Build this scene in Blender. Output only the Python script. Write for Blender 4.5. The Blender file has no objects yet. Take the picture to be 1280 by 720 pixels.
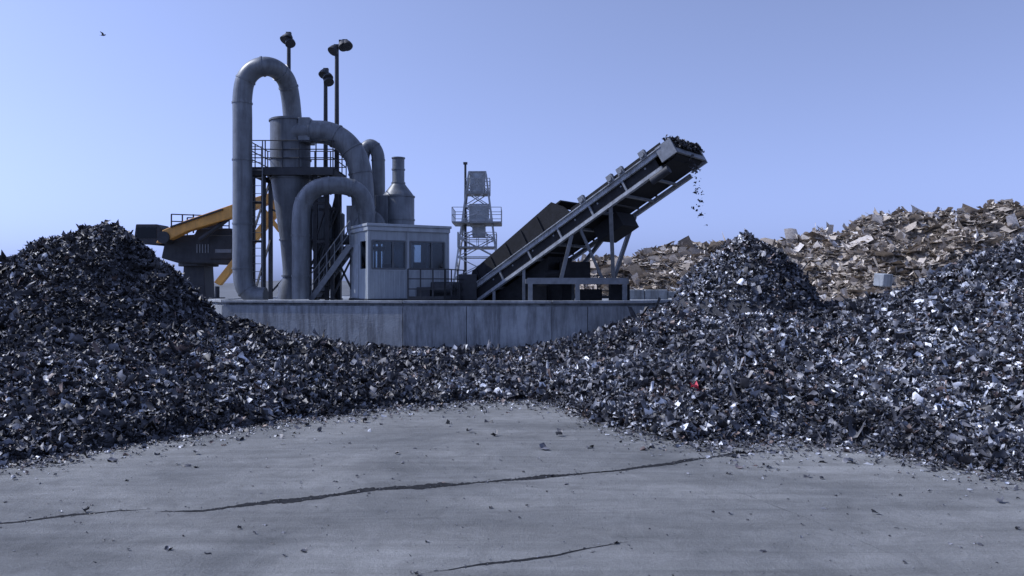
import bpy, math, numpy as np
from mathutils import Vector, Matrix

rng = np.random.default_rng(7)
CAMH = 2.5
F = 995.6
def at(u, v, d):
    """survey helper: bearing read off the photo + real distance d (m) -> world point"""
    return Vector(((u-640)/F*d, d, CAMH+(360-v)/F*d))
def gr(u, v):
    d = CAMH*F/(v-360)
    return ((u-640)/F*d, d)

# ------------------------------------------------------------------ materials
def mat(name, base, rough=0.6, metal=0.0, scale=3.0, var=0.25, bump=0.15, bscale=30, streak=0.0, dirt=(0.05,0.045,0.04), sx=2.2, spec=0.5, lo=0.46, hi=0.68):
    m = bpy.data.materials.new(name); m.use_nodes = True
    nt = m.node_tree; N = nt.nodes; L = nt.links
    b = N["Principled BSDF"]; b.inputs["Specular IOR Level"].default_value = spec
    tc = N.new("ShaderNodeTexCoord")
    n1 = N.new("ShaderNodeTexNoise"); n1.inputs["Scale"].default_value = scale; n1.inputs["Detail"].default_value = 8; n1.inputs["Roughness"].default_value=0.65
    L.new(tc.outputs["Object"], n1.inputs["Vector"])
    r = N.new("ShaderNodeValToRGB")
    r.color_ramp.elements[0].position = 0.3; r.color_ramp.elements[1].position = 0.7
    r.color_ramp.elements[0].color = (*[c*(1-var) for c in base], 1)
    r.color_ramp.elements[1].color = (*[min(1,c*(1+var)) for c in base], 1)
    L.new(n1.outputs["Fac"], r.inputs["Fac"])
    out = r.outputs["Color"]
    if streak > 0:
        mp = N.new("ShaderNodeMapping"); mp.inputs["Scale"].default_value = (sx,sx,0.22)
        L.new(tc.outputs["Object"], mp.inputs["Vector"])
        n2 = N.new("ShaderNodeTexNoise"); n2.inputs["Scale"].default_value = 2.5; n2.inputs["Detail"].default_value = 10; n2.inputs["Roughness"].default_value=0.7
        L.new(mp.outputs["Vector"], n2.inputs["Vector"])
        r2 = N.new("ShaderNodeMapRange"); r2.inputs[1].default_value=lo; r2.inputs[2].default_value=hi
        r2.inputs[4].default_value = streak
        L.new(n2.outputs["Fac"], r2.inputs[0])
        mx = N.new("ShaderNodeMix"); mx.data_type='RGBA'
        L.new(r2.outputs[0], mx.inputs[0]); L.new(out, mx.inputs[6]); mx.inputs[7].default_value=(*dirt,1)
        out = mx.outputs[2]
    L.new(out, b.inputs["Base Color"])
    b.inputs["Metallic"].default_value = metal
    n3 = N.new("ShaderNodeTexNoise"); n3.inputs["Scale"].default_value = bscale; n3.inputs["Detail"].default_value = 6
    L.new(tc.outputs["Object"], n3.inputs["Vector"])
    rr = N.new("ShaderNodeMapRange"); rr.inputs[3].default_value=max(0.05,rough-0.12); rr.inputs[4].default_value=min(1,rough+0.12)
    L.new(n1.outputs["Fac"], rr.inputs[0]); L.new(rr.outputs[0], b.inputs["Roughness"])
    bp = N.new("ShaderNodeBump"); bp.inputs["Strength"].default_value = bump; bp.inputs["Distance"].default_value=0.02
    L.new(n3.outputs["Fac"], bp.inputs["Height"]); L.new(bp.outputs["Normal"], b.inputs["Normal"])
    return m

M_duct  = mat("duct_grey_steel", (0.155,0.172,0.192), 0.45, 0.15, 1.6, 0.3, 0.1, 25, streak=0.7, dirt=(0.065,0.068,0.075))
M_cyc   = mat("cyclone_grey_paint", (0.125,0.14,0.16), 0.5, 0.15, 1.5, 0.3, 0.1, 25, streak=0.7, dirt=(0.05,0.054,0.06))
M_steel = mat("dark_structural_steel", (0.038,0.041,0.048), 0.6, 0.0, 3, 0.35, 0.2, 30, spec=0.35)
M_rail  = mat("galvanised_rail", (0.18,0.195,0.215), 0.5, 0.2, 5, 0.25, 0.1, 40)
M_gird  = mat("light_grey_girder", (0.32,0.345,0.375), 0.55, 0.05, 2.5, 0.35, 0.15, 30, streak=0.65, dirt=(0.10,0.095,0.09))
M_booth = mat("cabin_panel_paint", (0.31,0.35,0.385), 0.5, 0.0, 1.2, 0.14, 0.06, 20, streak=0.5, dirt=(0.16,0.17,0.18))
M_conc  = mat("weathered_concrete", (0.30,0.325,0.345), 0.9, 0, 0.7, 0.38, 0.7, 18, streak=0.85, dirt=(0.13,0.138,0.148), sx=1.6, lo=0.44, hi=0.62)
M_conc2 = mat("concrete_cap", (0.31,0.33,0.345), 0.9, 0, 1.6, 0.4, 0.6, 22, streak=0.5, dirt=(0.12,0.125,0.13))
M_dark  = mat("black_rubber", (0.020,0.021,0.024), 0.85, 0, 4, 0.4, 0.3, 20, spec=0.25)
M_orange= mat("boom_orange_paint", (0.75,0.37,0.08), 0.5, 0, 2, 0.2, 0.08, 20, streak=0.45, dirt=(0.30,0.17,0.07))
M_mach  = mat("machine_dark_grey_paint", (0.042,0.046,0.055), 0.65, 0.0, 2, 0.35, 0.1, 20, spec=0.25, streak=0.5, dirt=(0.07,0.072,0.076))
M_white = mat("pale_panel_paint", (0.36,0.40,0.44), 0.5, 0, 2, 0.15, 0.08, 20, streak=0.4, dirt=(0.18,0.19,0.2))
M_frame = mat("window_frame_grey", (0.10,0.115,0.13), 0.5, 0, 3, 0.2, 0.05, 30)
M_crack = mat("crack_dirt_and_shade", (0.025,0.026,0.028), 0.95, 0, 12, 0.5, 0.6, 40, spec=0.1)  # dark crack dirt, with the slab step's shade painted into the colour
M_hill  = mat("distant_earth", (0.13,0.14,0.15), 0.95, 0, 0.1, 0.25, 0.2, 2)

def glass(name, tr, ior):
    m = bpy.data.materials.new(name); m.use_nodes=True
    nt=m.node_tree; N=nt.nodes; L=nt.links
    o=[n for n in N if n.type=='OUTPUT_MATERIAL'][0]
    N.remove(N["Principled BSDF"])
    t=N.new("ShaderNodeBsdfTransparent"); t.inputs[0].default_value=(*tr,1)
    g=N.new("ShaderNodeBsdfGlossy"); g.inputs["Roughness"].default_value=0.08; g.inputs[0].default_value=(0.7,0.75,0.8,1)
    fr=N.new("ShaderNodeFresnel"); fr.inputs[0].default_value=ior
    mx=N.new("ShaderNodeMixShader"); L.new(fr.outputs[0],mx.inputs[0]); L.new(t.outputs[0],mx.inputs[1]); L.new(g.outputs[0],mx.inputs[2])
    L.new(mx.outputs[0],o.inputs[0]); return m
M_glass = glass("window_glass",(0.68,0.74,0.78),1.55)
M_dglass = glass("tinted_cab_glass",(0.1,0.11,0.12),1.4)

def scrap_mat(name, stops, metal, rough, mottle=0.5):
    m = bpy.data.materials.new(name); m.use_nodes=True
    nt=m.node_tree; N=nt.nodes; L=nt.links; b=N["Principled BSDF"]
    a=N.new("ShaderNodeAttribute"); a.attribute_name="tone"
    r=N.new("ShaderNodeValToRGB"); cr=r.color_ramp
    cr.elements[0].position=stops[0][0]; cr.elements[0].color=(*stops[0][1],1)
    cr.elements[1].position=stops[-1][0]; cr.elements[1].color=(*stops[-1][1],1)
    for p,c in stops[1:-1]:
        e=cr.elements.new(p); e.color=(*c,1)
    L.new(a.outputs["Fac"], r.inputs["Fac"])
    tc=N.new("ShaderNodeTexCoord")
    n=N.new("ShaderNodeTexNoise"); n.inputs["Scale"].default_value=9; n.inputs["Detail"].default_value=3
    L.new(tc.outputs["Object"], n.inputs["Vector"])
    mr=N.new("ShaderNodeMapRange"); mr.inputs[1].default_value=0.3; mr.inputs[2].default_value=0.7; mr.inputs[3].default_value=1-mottle; mr.inputs[4].default_value=1+mottle
    L.new(n.outputs["Fac"], mr.inputs[0])
    mx=N.new("ShaderNodeVectorMath"); mx.operation='SCALE'
    L.new(r.outputs["Color"], mx.inputs[0]); L.new(mr.outputs[0], mx.inputs["Scale"])
    L.new(mx.outputs[0], b.inputs["Base Color"])
    b.inputs["Metallic"].default_value=metal; b.inputs["Roughness"].default_value=rough
    return m
M_scrap = scrap_mat("shredded_metal", [(0.0,(0.025,0.025,0.029)),(0.2,(0.055,0.056,0.064)),(0.45,(0.145,0.148,0.165)),(0.60,(0.25,0.257,0.28)),(0.63,(0.20,0.15,0.13)),(0.68,(0.12,0.085,0.075)),(0.71,(0.30,0.315,0.345)),(0.84,(0.48,0.495,0.53)),(0.94,(0.75,0.77,0.80)),(1.0,(0.85,0.86,0.89))], 0.12, 0.5)
M_wood  = scrap_mat("pale_mixed_scrap", [(0.0,(0.10,0.085,0.07)),(0.2,(0.24,0.205,0.17)),(0.5,(0.42,0.365,0.30)),(0.85,(0.56,0.50,0.43)),(1.0,(0.76,0.73,0.69))], 0.0, 0.85, 0.25)
M_red = mat("red_plastic", (0.5,0.03,0.05), 0.4, 0, 5, 0.1)
M_teal = mat("teal_plastic", (0.08,0.3,0.32), 0.4, 0, 5, 0.1)
M_under = mat("compacted_scrap_fines", (0.045,0.046,0.052), 0.9, 0.0, 6, 0.6, 1.0, 14)

# ------------------------------------------------------------------ builders
def empty(name, loc):
    e=bpy.data.objects.new(name,None); e.location=loc; e.empty_display_size=0.5
    bpy.context.scene.collection.objects.link(e); return e

class MB:
    def __init__(s): s.v=[]; s.f=[]
    def add(s, vs, fs):
        o=len(s.v); s.v += [tuple(v) for v in vs]; s.f += [tuple(i+o for i in f) for f in fs]; return s
    def box(s, c, size, ax=None):
        c=Vector(c); X,Y,Z = ax if ax else (Vector((1,0,0)),Vector((0,1,0)),Vector((0,0,1)))
        hx,hy,hz=[q/2 for q in size]
        vs=[c+X*a*hx+Y*b*hy+Z*d*hz for a,b,d in [(-1,-1,-1),(1,-1,-1),(1,1,-1),(-1,1,-1),(-1,-1,1),(1,-1,1),(1,1,1),(-1,1,1)]]
        return s.add(vs,[(0,3,2,1),(4,5,6,7),(0,1,5,4),(1,2,6,5),(2,3,7,6),(3,0,4,7)])
    def beam(s, p0, p1, w, h=None, up=None):
        h=h or w; p0=Vector(p0); p1=Vector(p1); X=(p1-p0); l=X.length; X.normalize()
        up=Vector(up) if up else (Vector((0,0,1)) if abs(X.z)<0.95 else Vector((0,1,0)))
        Y=up.cross(X).normalized(); Z=X.cross(Y)
        return s.box((p0+p1)/2,(l,w,h),(X,Y,Z))
    def ring_path(s, pts, rads, n=24, cap=True):
        pts=[Vector(p) for p in pts]; k=len(pts)
        T=[]
        for i in range(k):
            a=pts[max(0,i-1)]; b=pts[min(k-1,i+1)]; T.append((b-a).normalized())
        ref=Vector((0,1,0)) if abs(T[0].y)<0.9 else Vector((1,0,0))
        U=(ref-T[0]*ref.dot(T[0])).normalized()
        vs=[]; fs=[]
        for i in range(k):
            U=(U-T[i]*U.dot(T[i])).normalized(); W=T[i].cross(U)
            for j in range(n):
                a=2*math.pi*j/n; vs.append(pts[i]+(U*math.cos(a)+W*math.sin(a))*rads[i])
        for i in range(k-1):
            for j in range(n):
                j2=(j+1)%n; fs.append((i*n+j,i*n+j2,(i+1)*n+j2,(i+1)*n+j))
        if cap:
            fs.append(tuple(range(n-1,-1,-1))); fs.append(tuple((k-1)*n+j for j in range(n)))
        return s.add(vs,fs)
    def cyl(s,p0,p1,r0,r1=None,n=24,cap=True):
        return s.ring_path([p0,p1],[r0,r0 if r1 is None else r1],n,cap)
    def prism(s, prof, y0, y1):
        k=len(prof); vs=[(x,y0,z) for x,z in prof]+[(x,y1,z) for x,z in prof]
        fs=[tuple(range(k)),tuple(range(2*k-1,k-1,-1))]+[(i,i+k,(i+1)%k+k,(i+1)%k) for i in range(k)]
        return s.add(vs,fs)
    def obj(s,name,m,parent=None,smooth=False,bevel=0):
        me=bpy.data.meshes.new(name)
        off=Vector(parent.location) if parent else Vector((0,0,0))
        me.from_pydata([(v[0]-off.x,v[1]-off.y,v[2]-off.z) for v in s.v],[],s.f)
        me.materials.append(m)
        import bmesh
        bm=bmesh.new(); bm.from_mesh(me); bmesh.ops.recalc_face_normals(bm,faces=bm.faces); bm.to_mesh(me); bm.free()
        if smooth:
            me.polygons.foreach_set("use_smooth",[True]*len(me.polygons)); me.set_sharp_from_angle(angle=math.radians(38))
        me.update()
        o=bpy.data.objects.new(name,me); bpy.context.scene.collection.objects.link(o)
        if parent: o.parent=parent
        if bevel:
            md=o.modifiers.new("bevel",'BEVEL'); md.width=bevel; md.segments=2; md.limit_method='ANGLE'
        return o

def smooth_path(pts, sub=6):
    pts=[Vector(p) for p in pts]; out=[]
    P=[pts[0]*2-pts[1]]+pts+[pts[-1]*2-pts[-2]]
    for i in range(1,len(P)-2):
        a,b,c,d=P[i-1],P[i],P[i+1],P[i+2]
        for k in range(sub):
            t=k/sub
            out.append(0.5*((2*b)+(c-a)*t+(2*a-5*b+4*c-d)*t*t+(3*b-a-3*c+d)*t**3))
    out.append(pts[-1]); return out

def np_obj(name, V, Q, tone, m, parent=None):
    me=bpy.data.meshes.new(name)
    if parent is not None: V=V-np.array(parent.location)
    me.vertices.add(len(V)); me.vertices.foreach_set("co",V.astype(np.float32).ravel())
    me.loops.add(Q.size); me.loops.foreach_set("vertex_index",Q.astype(np.int32).ravel())
    me.polygons.add(len(Q)); me.polygons.foreach_set("loop_start",(np.arange(len(Q))*4).astype(np.int32))
    me.update(calc_edges=True)
    if tone is not None:
        a=me.attributes.new("tone",'FLOAT','POINT'); a.data.foreach_set("value",tone.astype(np.float32))
    me.materials.append(m)
    o=bpy.data.objects.new(name,me); bpy.context.scene.collection.objects.link(o)
    if parent is not None: o.parent=parent
    return o

GX,GY=np.meshgrid([-1,-.33,.33,1],[-1,0,1]); GX=GX.ravel(); GY=GY.ravel()
GQ=np.array([[r*4+c,r*4+c+1,r*4+c+5,r*4+c+4] for r in range(2) for c in range(3)])
def chips(P, size, aspect, tilt=0.9, crump=0.25, curl=0.5, jit=0.2):
    n=len(P)
    sx=(size*0.5)[:,None]; sy=(size*aspect*0.5)[:,None]
    X=(GX[None]+rng.normal(0,jit,(n,12)))*sx
    Y=(GY[None]+rng.normal(0,jit,(n,12)))*sy
    Z=rng.normal(0,1,(n,12))*crump*np.minimum(sx,sy*1.5) + (GX[None]**2)*sx*rng.normal(0,curl,(n,1)) + (GY[None]**2)*sy*rng.normal(0,curl,(n,1))
    L=np.stack([X,Y,Z],-1)
    yaw=rng.uniform(0,2*np.pi,n); ax=rng.uniform(0,2*np.pi,n); tl=rng.normal(0,tilt,n)
    c,s=np.cos(yaw),np.sin(yaw); z=np.zeros(n); o=np.ones(n)
    R1=np.stack([np.stack([c,-s,z],-1),np.stack([s,c,z],-1),np.stack([z,z,o],-1)],1)
    kx,ky=np.cos(ax),np.sin(ax); C,S=np.cos(tl),np.sin(tl)
    R2=np.stack([np.stack([C+kx*kx*(1-C),kx*ky*(1-C),ky*S],-1),np.stack([kx*ky*(1-C),C+ky*ky*(1-C),-kx*S],-1),np.stack([-ky*S,kx*S,C],-1)],1)
    R=R2@R1
    V=np.einsum('nij,nkj->nki',R,L)+P[:,None,:]
    Q=(GQ[None]+(np.arange(n)*12)[:,None,None]).reshape(-1,4)
    return V.reshape(-1,3),Q
def tones(n): return np.repeat(np.clip(rng.beta(1.15,1.9,n),0,1),12)

_tab=rng.random((256,256))
def vnoise(x,y):
    xi=np.floor(x).astype(int); yi=np.floor(y).astype(int); fx=x-xi; fy=y-yi
    fx=fx*fx*(3-2*fx); fy=fy*fy*(3-2*fy)
    g=lambda a,b:_tab[a%256,b%256]
    return (g(xi,yi)*(1-fx)+g(xi+1,yi)*fx)*(1-fy)+(g(xi,yi+1)*(1-fx)+g(xi+1,yi+1)*fx)*fy
def fbm(x,y,o=4):
    r=0;a=1;t=0
    for i in range(o):
        r=r+a*(vnoise(x*2**i+17*i,y*2**i+5*i)-0.5); t+=a; a*=0.55
    return r/t*2

# ------------------------------------------------------------------ ground
def ground_mat():
    m=bpy.data.materials.new("dusty_concrete_yard"); m.use_nodes=True
    nt=m.node_tree; N=nt.nodes; L=nt.links; b=N["Principled BSDF"]
    tc=N.new("ShaderNodeTexCoord")
    def noise(scale,det,ro,vec=None,dist=0):
        n=N.new("ShaderNodeTexNoise"); n.inputs["Scale"].default_value=scale; n.inputs["Detail"].default_value=det; n.inputs["Roughness"].default_value=ro; n.inputs["Distortion"].default_value=dist
        L.new(vec or tc.outputs["Object"], n.inputs["Vector"]); return n
    big=noise(0.28,6,0.62,None,0.8)
    mp=N.new("ShaderNodeMapping"); mp.inputs["Scale"].default_value=(0.22,2.2,1); mp.inputs["Rotation"].default_value=(0,0,math.radians(-14)); L.new(tc.outputs["Object"],mp.inputs["Vector"])
    trk=noise(0.8,9,0.68,mp.outputs["Vector"],0.7)
    med=noise(2.3,9,0.72,None,1.0)
    fine=noise(34,6,0.75)
    r=N.new("ShaderNodeValToRGB"); e=r.color_ramp.elements
    e[0].position=0.32; e[0].color=(0.140,0.145,0.143,1); e[1].position=0.66; e[1].color=(0.260,0.262,0.250,1)
    L.new(big.outputs["Fac"],r.inputs[0])
    cur=r.outputs[0]
    for nd,lo,hi in ((trk,0.68,1.2),(med,0.78,1.17),(fine,0.8,1.18)):
        mr=N.new("ShaderNodeMapRange"); mr.inputs[1].default_value=0.3; mr.inputs[2].default_value=0.7; mr.inputs[3].default_value=lo; mr.inputs[4].default_value=hi
        L.new(nd.outputs["Fac"],mr.inputs[0])
        s=N.new("ShaderNodeVectorMath"); s.operation='SCALE'; L.new(cur,s.inputs[0]); L.new(mr.outputs[0],s.inputs["Scale"]); cur=s.outputs[0]
    v=N.new("ShaderNodeTexVoronoi"); v.inputs["Scale"].default_value=5.5; L.new(tc.outputs["Object"],v.inputs["Vector"])
    vr=N.new("ShaderNodeMapRange"); vr.inputs[1].default_value=0.03; vr.inputs[2].default_value=0.09; vr.inputs[3].default_value=0.6; vr.inputs[4].default_value=1
    L.new(v.outputs["Distance"],vr.inputs[0])
    s3=N.new("ShaderNodeVectorMath"); s3.operation='SCALE'; L.new(cur,s3.inputs[0]); L.new(vr.outputs[0],s3.inputs["Scale"])
    L.new(s3.outputs[0],b.inputs["Base Color"])
    b.inputs["Roughness"].default_value=0.9; b.inputs["Specular IOR Level"].default_value=0.3
    bp=N.new("ShaderNodeBump"); bp.inputs["Strength"].default_value=0.7; bp.inputs["Distance"].default_value=0.03
    ad=N.new("ShaderNodeMath"); ad.operation='ADD'; L.new(fine.outputs["Fac"],ad.inputs[0]); L.new(med.outputs["Fac"],ad.inputs[1])
    L.new(ad.outputs[0],bp.inputs["Height"]); L.new(bp.outputs[0],b.inputs["Normal"])
    return m
g=MB(); S=1500
g.add([(-S,-S,0),(S,-S,0),(S,S,0),(-S,S,0)],[(0,1,2,3)]); g.obj("ground",ground_mat())

def ribbon(name,pix,w,seed):
    pts=[gr(*p) for p in pix]; r=np.random.default_rng(seed)
    dense=[]
    for i in range(len(pts)-1):
        a=np.array(pts[i]); b=np.array(pts[i+1]); n=max(2,int(np.linalg.norm(b-a)/0.03))
        for k in range(n): dense.append(a+(b-a)*k/n)
    dense.append(np.array(pts[-1])); dense=np.array(dense); n=len(dense)
    s=np.arange(n)*0.03
    wob=fbm(s*0.8+seed,s*0+seed,6)*0.11
    e1=w*np.clip(0.4+0.9*fbm(s*1.3+9,s*0+3.3+seed,6)+r.normal(0,0.06,n),0.04,1.2)
    e2=w*np.clip(0.4+0.9*fbm(s*2.1+30,s*0+8.3+seed,6)+r.normal(0,0.10,n),0.04,1.4)
    ends=np.minimum(1,np.minimum(np.arange(n),np.arange(n)[::-1])/50.0)
    mb=MB(); vs=[];fs=[]
    for i in range(n):
        vs.append((dense[i][0],dense[i][1]+wob[i]-e1[i]*ends[i],0.004)); vs.append((dense[i][0],dense[i][1]+wob[i]+e2[i]*ends[i],0.004))
    for i in range(n-1): fs.append((2*i,2*i+2,2*i+3,2*i+1))
    mb.add(vs,fs); mb.obj(name,M_crack)
    return dense, wob
cr=[]
cr.append(ribbon("ground_crack",[(-120,672),(0,655),(90,644),(192,637)],0.11,1))
cr.append(ribbon("ground_crack",[(186,642),(250,640),(330,630),(480,611),(560,606),(660,598),(780,587)],0.20,2))
cr.append(ribbon("ground_crack",[(700,594),(780,587),(880,573),(990,559)],0.12,5))
cr.append(ribbon("ground_crack",[(500,725),(620,702),(700,692),(792,675)],0.07,3))
ribbon("ground_crack",[(860,590),(930,618),(1010,648),(1110,690),(1190,722)],0.012,4)

# ------------------------------------------------------------------ scrap pile
base_pix=[(-260,640),(-120,606),(0,582),(90,570),(180,552),(300,535),(400,520),(480,511),(560,503),(660,498),(700,508),(720,517),(760,531),(850,550),(900,555),(1000,550),(1080,560),(1150,575),(1280,598),(1400,622),(1560,650)]
bl=np.array([gr(*p) for p in base_pix])
bl=bl[np.argsort(bl[:,0])]
def yf(x): return np.interp(x,bl[:,0],bl[:,1])
fr=np.array([(-10.75,29.5),(-3.82,27.8),(1.38,27.5),(4.75,27.8),(6.9,31.0)])
def cone(x,y,cx,cy,R,p,ry=None):
    ry=ry or R
    d=np.sqrt(((x-cx)/R)**2+((y-cy)/ry)**2)
    return np.clip(1-d,0,1)**p
def H(x,y):
    wx=x+0.5*fbm(x*0.5+3,y*0.5,3); wy=y+0.5*fbm(x*0.5,y*0.5+40,3)
    gL=2.55*cone(wx,wy,-10.3,20,10,1.3)+2.1*cone(wx,wy,-10.25,20,2.8,0.95)+1.35*cone(wx,wy,-15.2,20.5,5,1)
    gR=2.5*cone(wx,wy,6.95,24,8.5,1.25,10)+1.95*cone(wx,wy,6.95,24,2.1,0.55)
    gF=1.75*cone(wx,wy,6.0,18.5,5.8,1.1,8)
    g3=4.75*cone(wx,wy,15.6,20,10.5,0.95)
    e=y-yf(x)+0.7*fbm(x*0.9,y*0.9,4)
    gB=0.36*np.clip(e/9,0.0,1)**0.45
    h=(gL**5+gR**5+gF**5+g3**5+gB**5)**0.2
    h=h*(1+0.18*fbm(x*0.55+50,y*0.55,4))+0.14*fbm(x*1.7,y*1.7,3)*np.clip(h*2,0,1)
    cap=np.clip(e,0.001,None)*0.6+0.02
    h=(np.clip(h,0.02,None)**-3+cap**-3)**(-1/3)
    return np.where(e<0,-0.12,h)
def in_platform(x,y):
    f=np.interp(x,fr[:,0],fr[:,1])
    return (y>f-0.02)&(x>-10.8)&(x<7.1)
pile=empty("scrap_metal_pile",(0,20,0))
xs=np.arange(-24,24.01,0.2); ys=np.arange(8,34.01,0.2)
XX,YY=np.meshgrid(xs,ys); HH=H(XX,YY)-0.03
nx=len(xs); ny=len(ys)
V=np.stack([XX.ravel(),YY.ravel(),HH.ravel()],-1)
ii,jj=np.meshgrid(np.arange(nx-1),np.arange(ny-1)); a=(jj*nx+ii).ravel()
Q=np.stack([a,a+1,a+nx+1,a+nx],-1)
np_obj("core",V,Q,None,M_under,pile)
def sample(n,x0,x1,y0,y1):
    x=rng.uniform(x0,x1,n); y=rng.uniform(y0,y1,n); h=H(x,y)
    k=(h>0)&(~in_platform(x,y)|(h>2.1))
    k&=(np.abs(x)<y*0.68+2)
    return x[k],y[k],h[k]
x,y,h=sample(860000,-20,20,8.5,29)
keep=rng.random(len(x))<np.clip(1.55-y/20,0.25,1)
x,y,h=x[keep],y[keep],h[keep]; n=len(x)
size=np.clip(rng.lognormal(0,0.5,n)*(0.032+0.0025*y),0.025,0.24)
asp=rng.uniform(0.3,1.0,n)
strip=rng.random(n)<0.05; size[strip]*=2.4; asp[strip]=rng.uniform(0.05,0.12,strip.sum())
P=np.stack([x,y,h+rng.uniform(-0.03,0.05,n)],-1)
V,Q=chips(P,size,asp,crump=0.3,curl=0.6)
patch=np.clip(0.97+0.8*fbm(x*0.35+7,y*0.35+2,3)+0.22*np.clip(x/8,-1,1),0.45,1.6)
t=np.clip(rng.beta(1.1,1.95,n)*patch,0,1)
np_obj("shredded_pieces",V,Q,np.repeat(t,12),M_scrap,pile)
print("chips",n)
n=300; x,y,h=sample(n*2,-18,18,9,27); n=len(x)
V,Q=chips(np.stack([x,y,h+0.05],-1),rng.uniform(0.18,0.38,n),rng.uniform(0.12,0.5,n),crump=0.3)
np_obj("large_pieces",V,Q,tones(n)*.8,M_scrap,pile)
n=14000; x=rng.uniform(-9,9,n); e=rng.exponential(0.45,n); y=yf(x)-e+0.3
V,Q=chips(np.stack([x,y,np.full(n,0.015)],-1),np.clip(rng.lognormal(math.log(0.038),0.5,n),0.015,0.14),rng.uniform(0.3,1,n),tilt=0.35)
np_obj("spilled_pieces",V,Q,tones(n),M_scrap,pile)
n=1500; x=rng.uniform(-9,9,n); y=rng.uniform(6,17,n); k=y<yf(x); x=x[k];y=y[k];n=len(x)
V,Q=chips(np.stack([x,y,np.full(n,0.010)],-1),np.clip(rng.lognormal(math.log(0.020),0.55,n),0.008,0.08),rng.uniform(0.3,1,n),tilt=0.3)
np_obj("scattered_pieces",V,Q,tones(n)*0.7,M_scrap,pile)
pp=[(575,514),(372,536),(300,550),(585,541),(610,528),(680,562),(245,568),(1095,643),(1060,578),(383,532),(350,548),(620,545),(455,528),(233,583),(700,545),(735,560),(1250,628),(560,530),(815,560)]
P=np.array([(*gr(*q),0.03) for q in pp]); n=len(P)
V,Q=chips(P,rng.uniform(0.09,0.17,n),rng.uniform(0.4,0.8,n),tilt=0.4)
np_obj("loose_pieces",V,Q,np.repeat(rng.uniform(0.05,0.4,n),12),M_scrap,pile)
P=[]
for d,w in cr:
    for k in range(len(d)):
        if rng.random()<0.6: P.append((d[k][0]+rng.normal(0,.05),d[k][1]+w[k]+rng.normal(0,0.10),0.006))
P=np.array(P); n=len(P)
V,Q=chips(P,rng.uniform(0.008,0.028,n),rng.uniform(0.4,1,n),tilt=0.3)
np_obj("crumbs",V,Q,np.repeat(rng.uniform(0.0,0.5,n),12),M_scrap,pile)
def rag(name,x0,y0,m,s=1):
    h0=float(H(np.array([x0]),np.array([y0]))[0])
    V,Q=chips(np.array([(x0,y0,h0+0.08),(x0+0.08*s,y0,h0+0.02),(x0-0.03,y0-.03,h0+0.13)]),np.array([0.24,0.2,0.2])*s,np.array([0.6,0.7,0.6]))
    np_obj(name,V,Q,None,m)
rag("crumpled_red_scrap",3.45,15.0,M_red,.8)
rag("crumpled_teal_scrap",5.9,20,M_teal,.9)

# ------------------------------------------------------------------ pale heap behind
heap=empty("mixed_scrap_heap",(25,52,0))
rp=np.array([((px-640)/F*52, CAMH+(360-py)/F*52) for px,py in [(640,352),(690,335),(740,318),(770,310),(800,306),(860,302),(900,300),(960,296),(1010,288),(1060,275),(1100,264),(1180,252),(1280,248),(1500,250),(1700,290)]])
def H2(x,y):
    z=np.interp(x,rp[:,0],rp[:,1])-0.45
    d=np.abs(y-52)*(0.5+0.12*fbm(x*0.2,y*0.2+9,2))
    h=z-d+1.1*fbm(x*0.28+11,y*0.28,4)+0.45*fbm(x*1.1,y*1.1,3)
    return h
xs=np.arange(-2,66,0.6); ys=np.arange(32,74,0.6); XX,YY=np.meshgrid(xs,ys); HH=np.maximum(H2(XX,YY),-0.2)
nx=len(xs);ny=len(ys); V=np.stack([XX.ravel(),YY.ravel(),HH.ravel()],-1)
ii,jj=np.meshgrid(np.arange(nx-1),np.arange(ny-1)); a=(jj*nx+ii).ravel(); Q=np.stack([a,a+1,a+nx+1,a+nx],-1)
M_core2=mat("heap_core",(0.22,0.195,0.165),0.9,0,1.5,0.4,0.8,5)
np_obj("core",V,Q,None,M_core2,heap)
n=85000; x=rng.uniform(0,50,n); y=rng.uniform(38,54,n); h=H2(x,y); k=(h>0)&(x<y*.68+3); x,y,h=x[k],y[k],h[k]; n=len(x)
V,Q=chips(np.stack([x,y,h+rng.uniform(-0.05,0.12,n)],-1),np.clip(rng.lognormal(math.log(0.28),0.65,n),0.08,2.0),rng.uniform(0.08,0.6,n),tilt=0.7,crump=0.07,curl=0.1,jit=0.07)
pt=np.clip(rng.beta(1.6,1.6,n)*(1+0.5*fbm(x*.25,y*.25+70,3)),0,1)
np_obj("debris_pieces",V,Q,np.repeat(pt,12),M_wood,heap)

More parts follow.
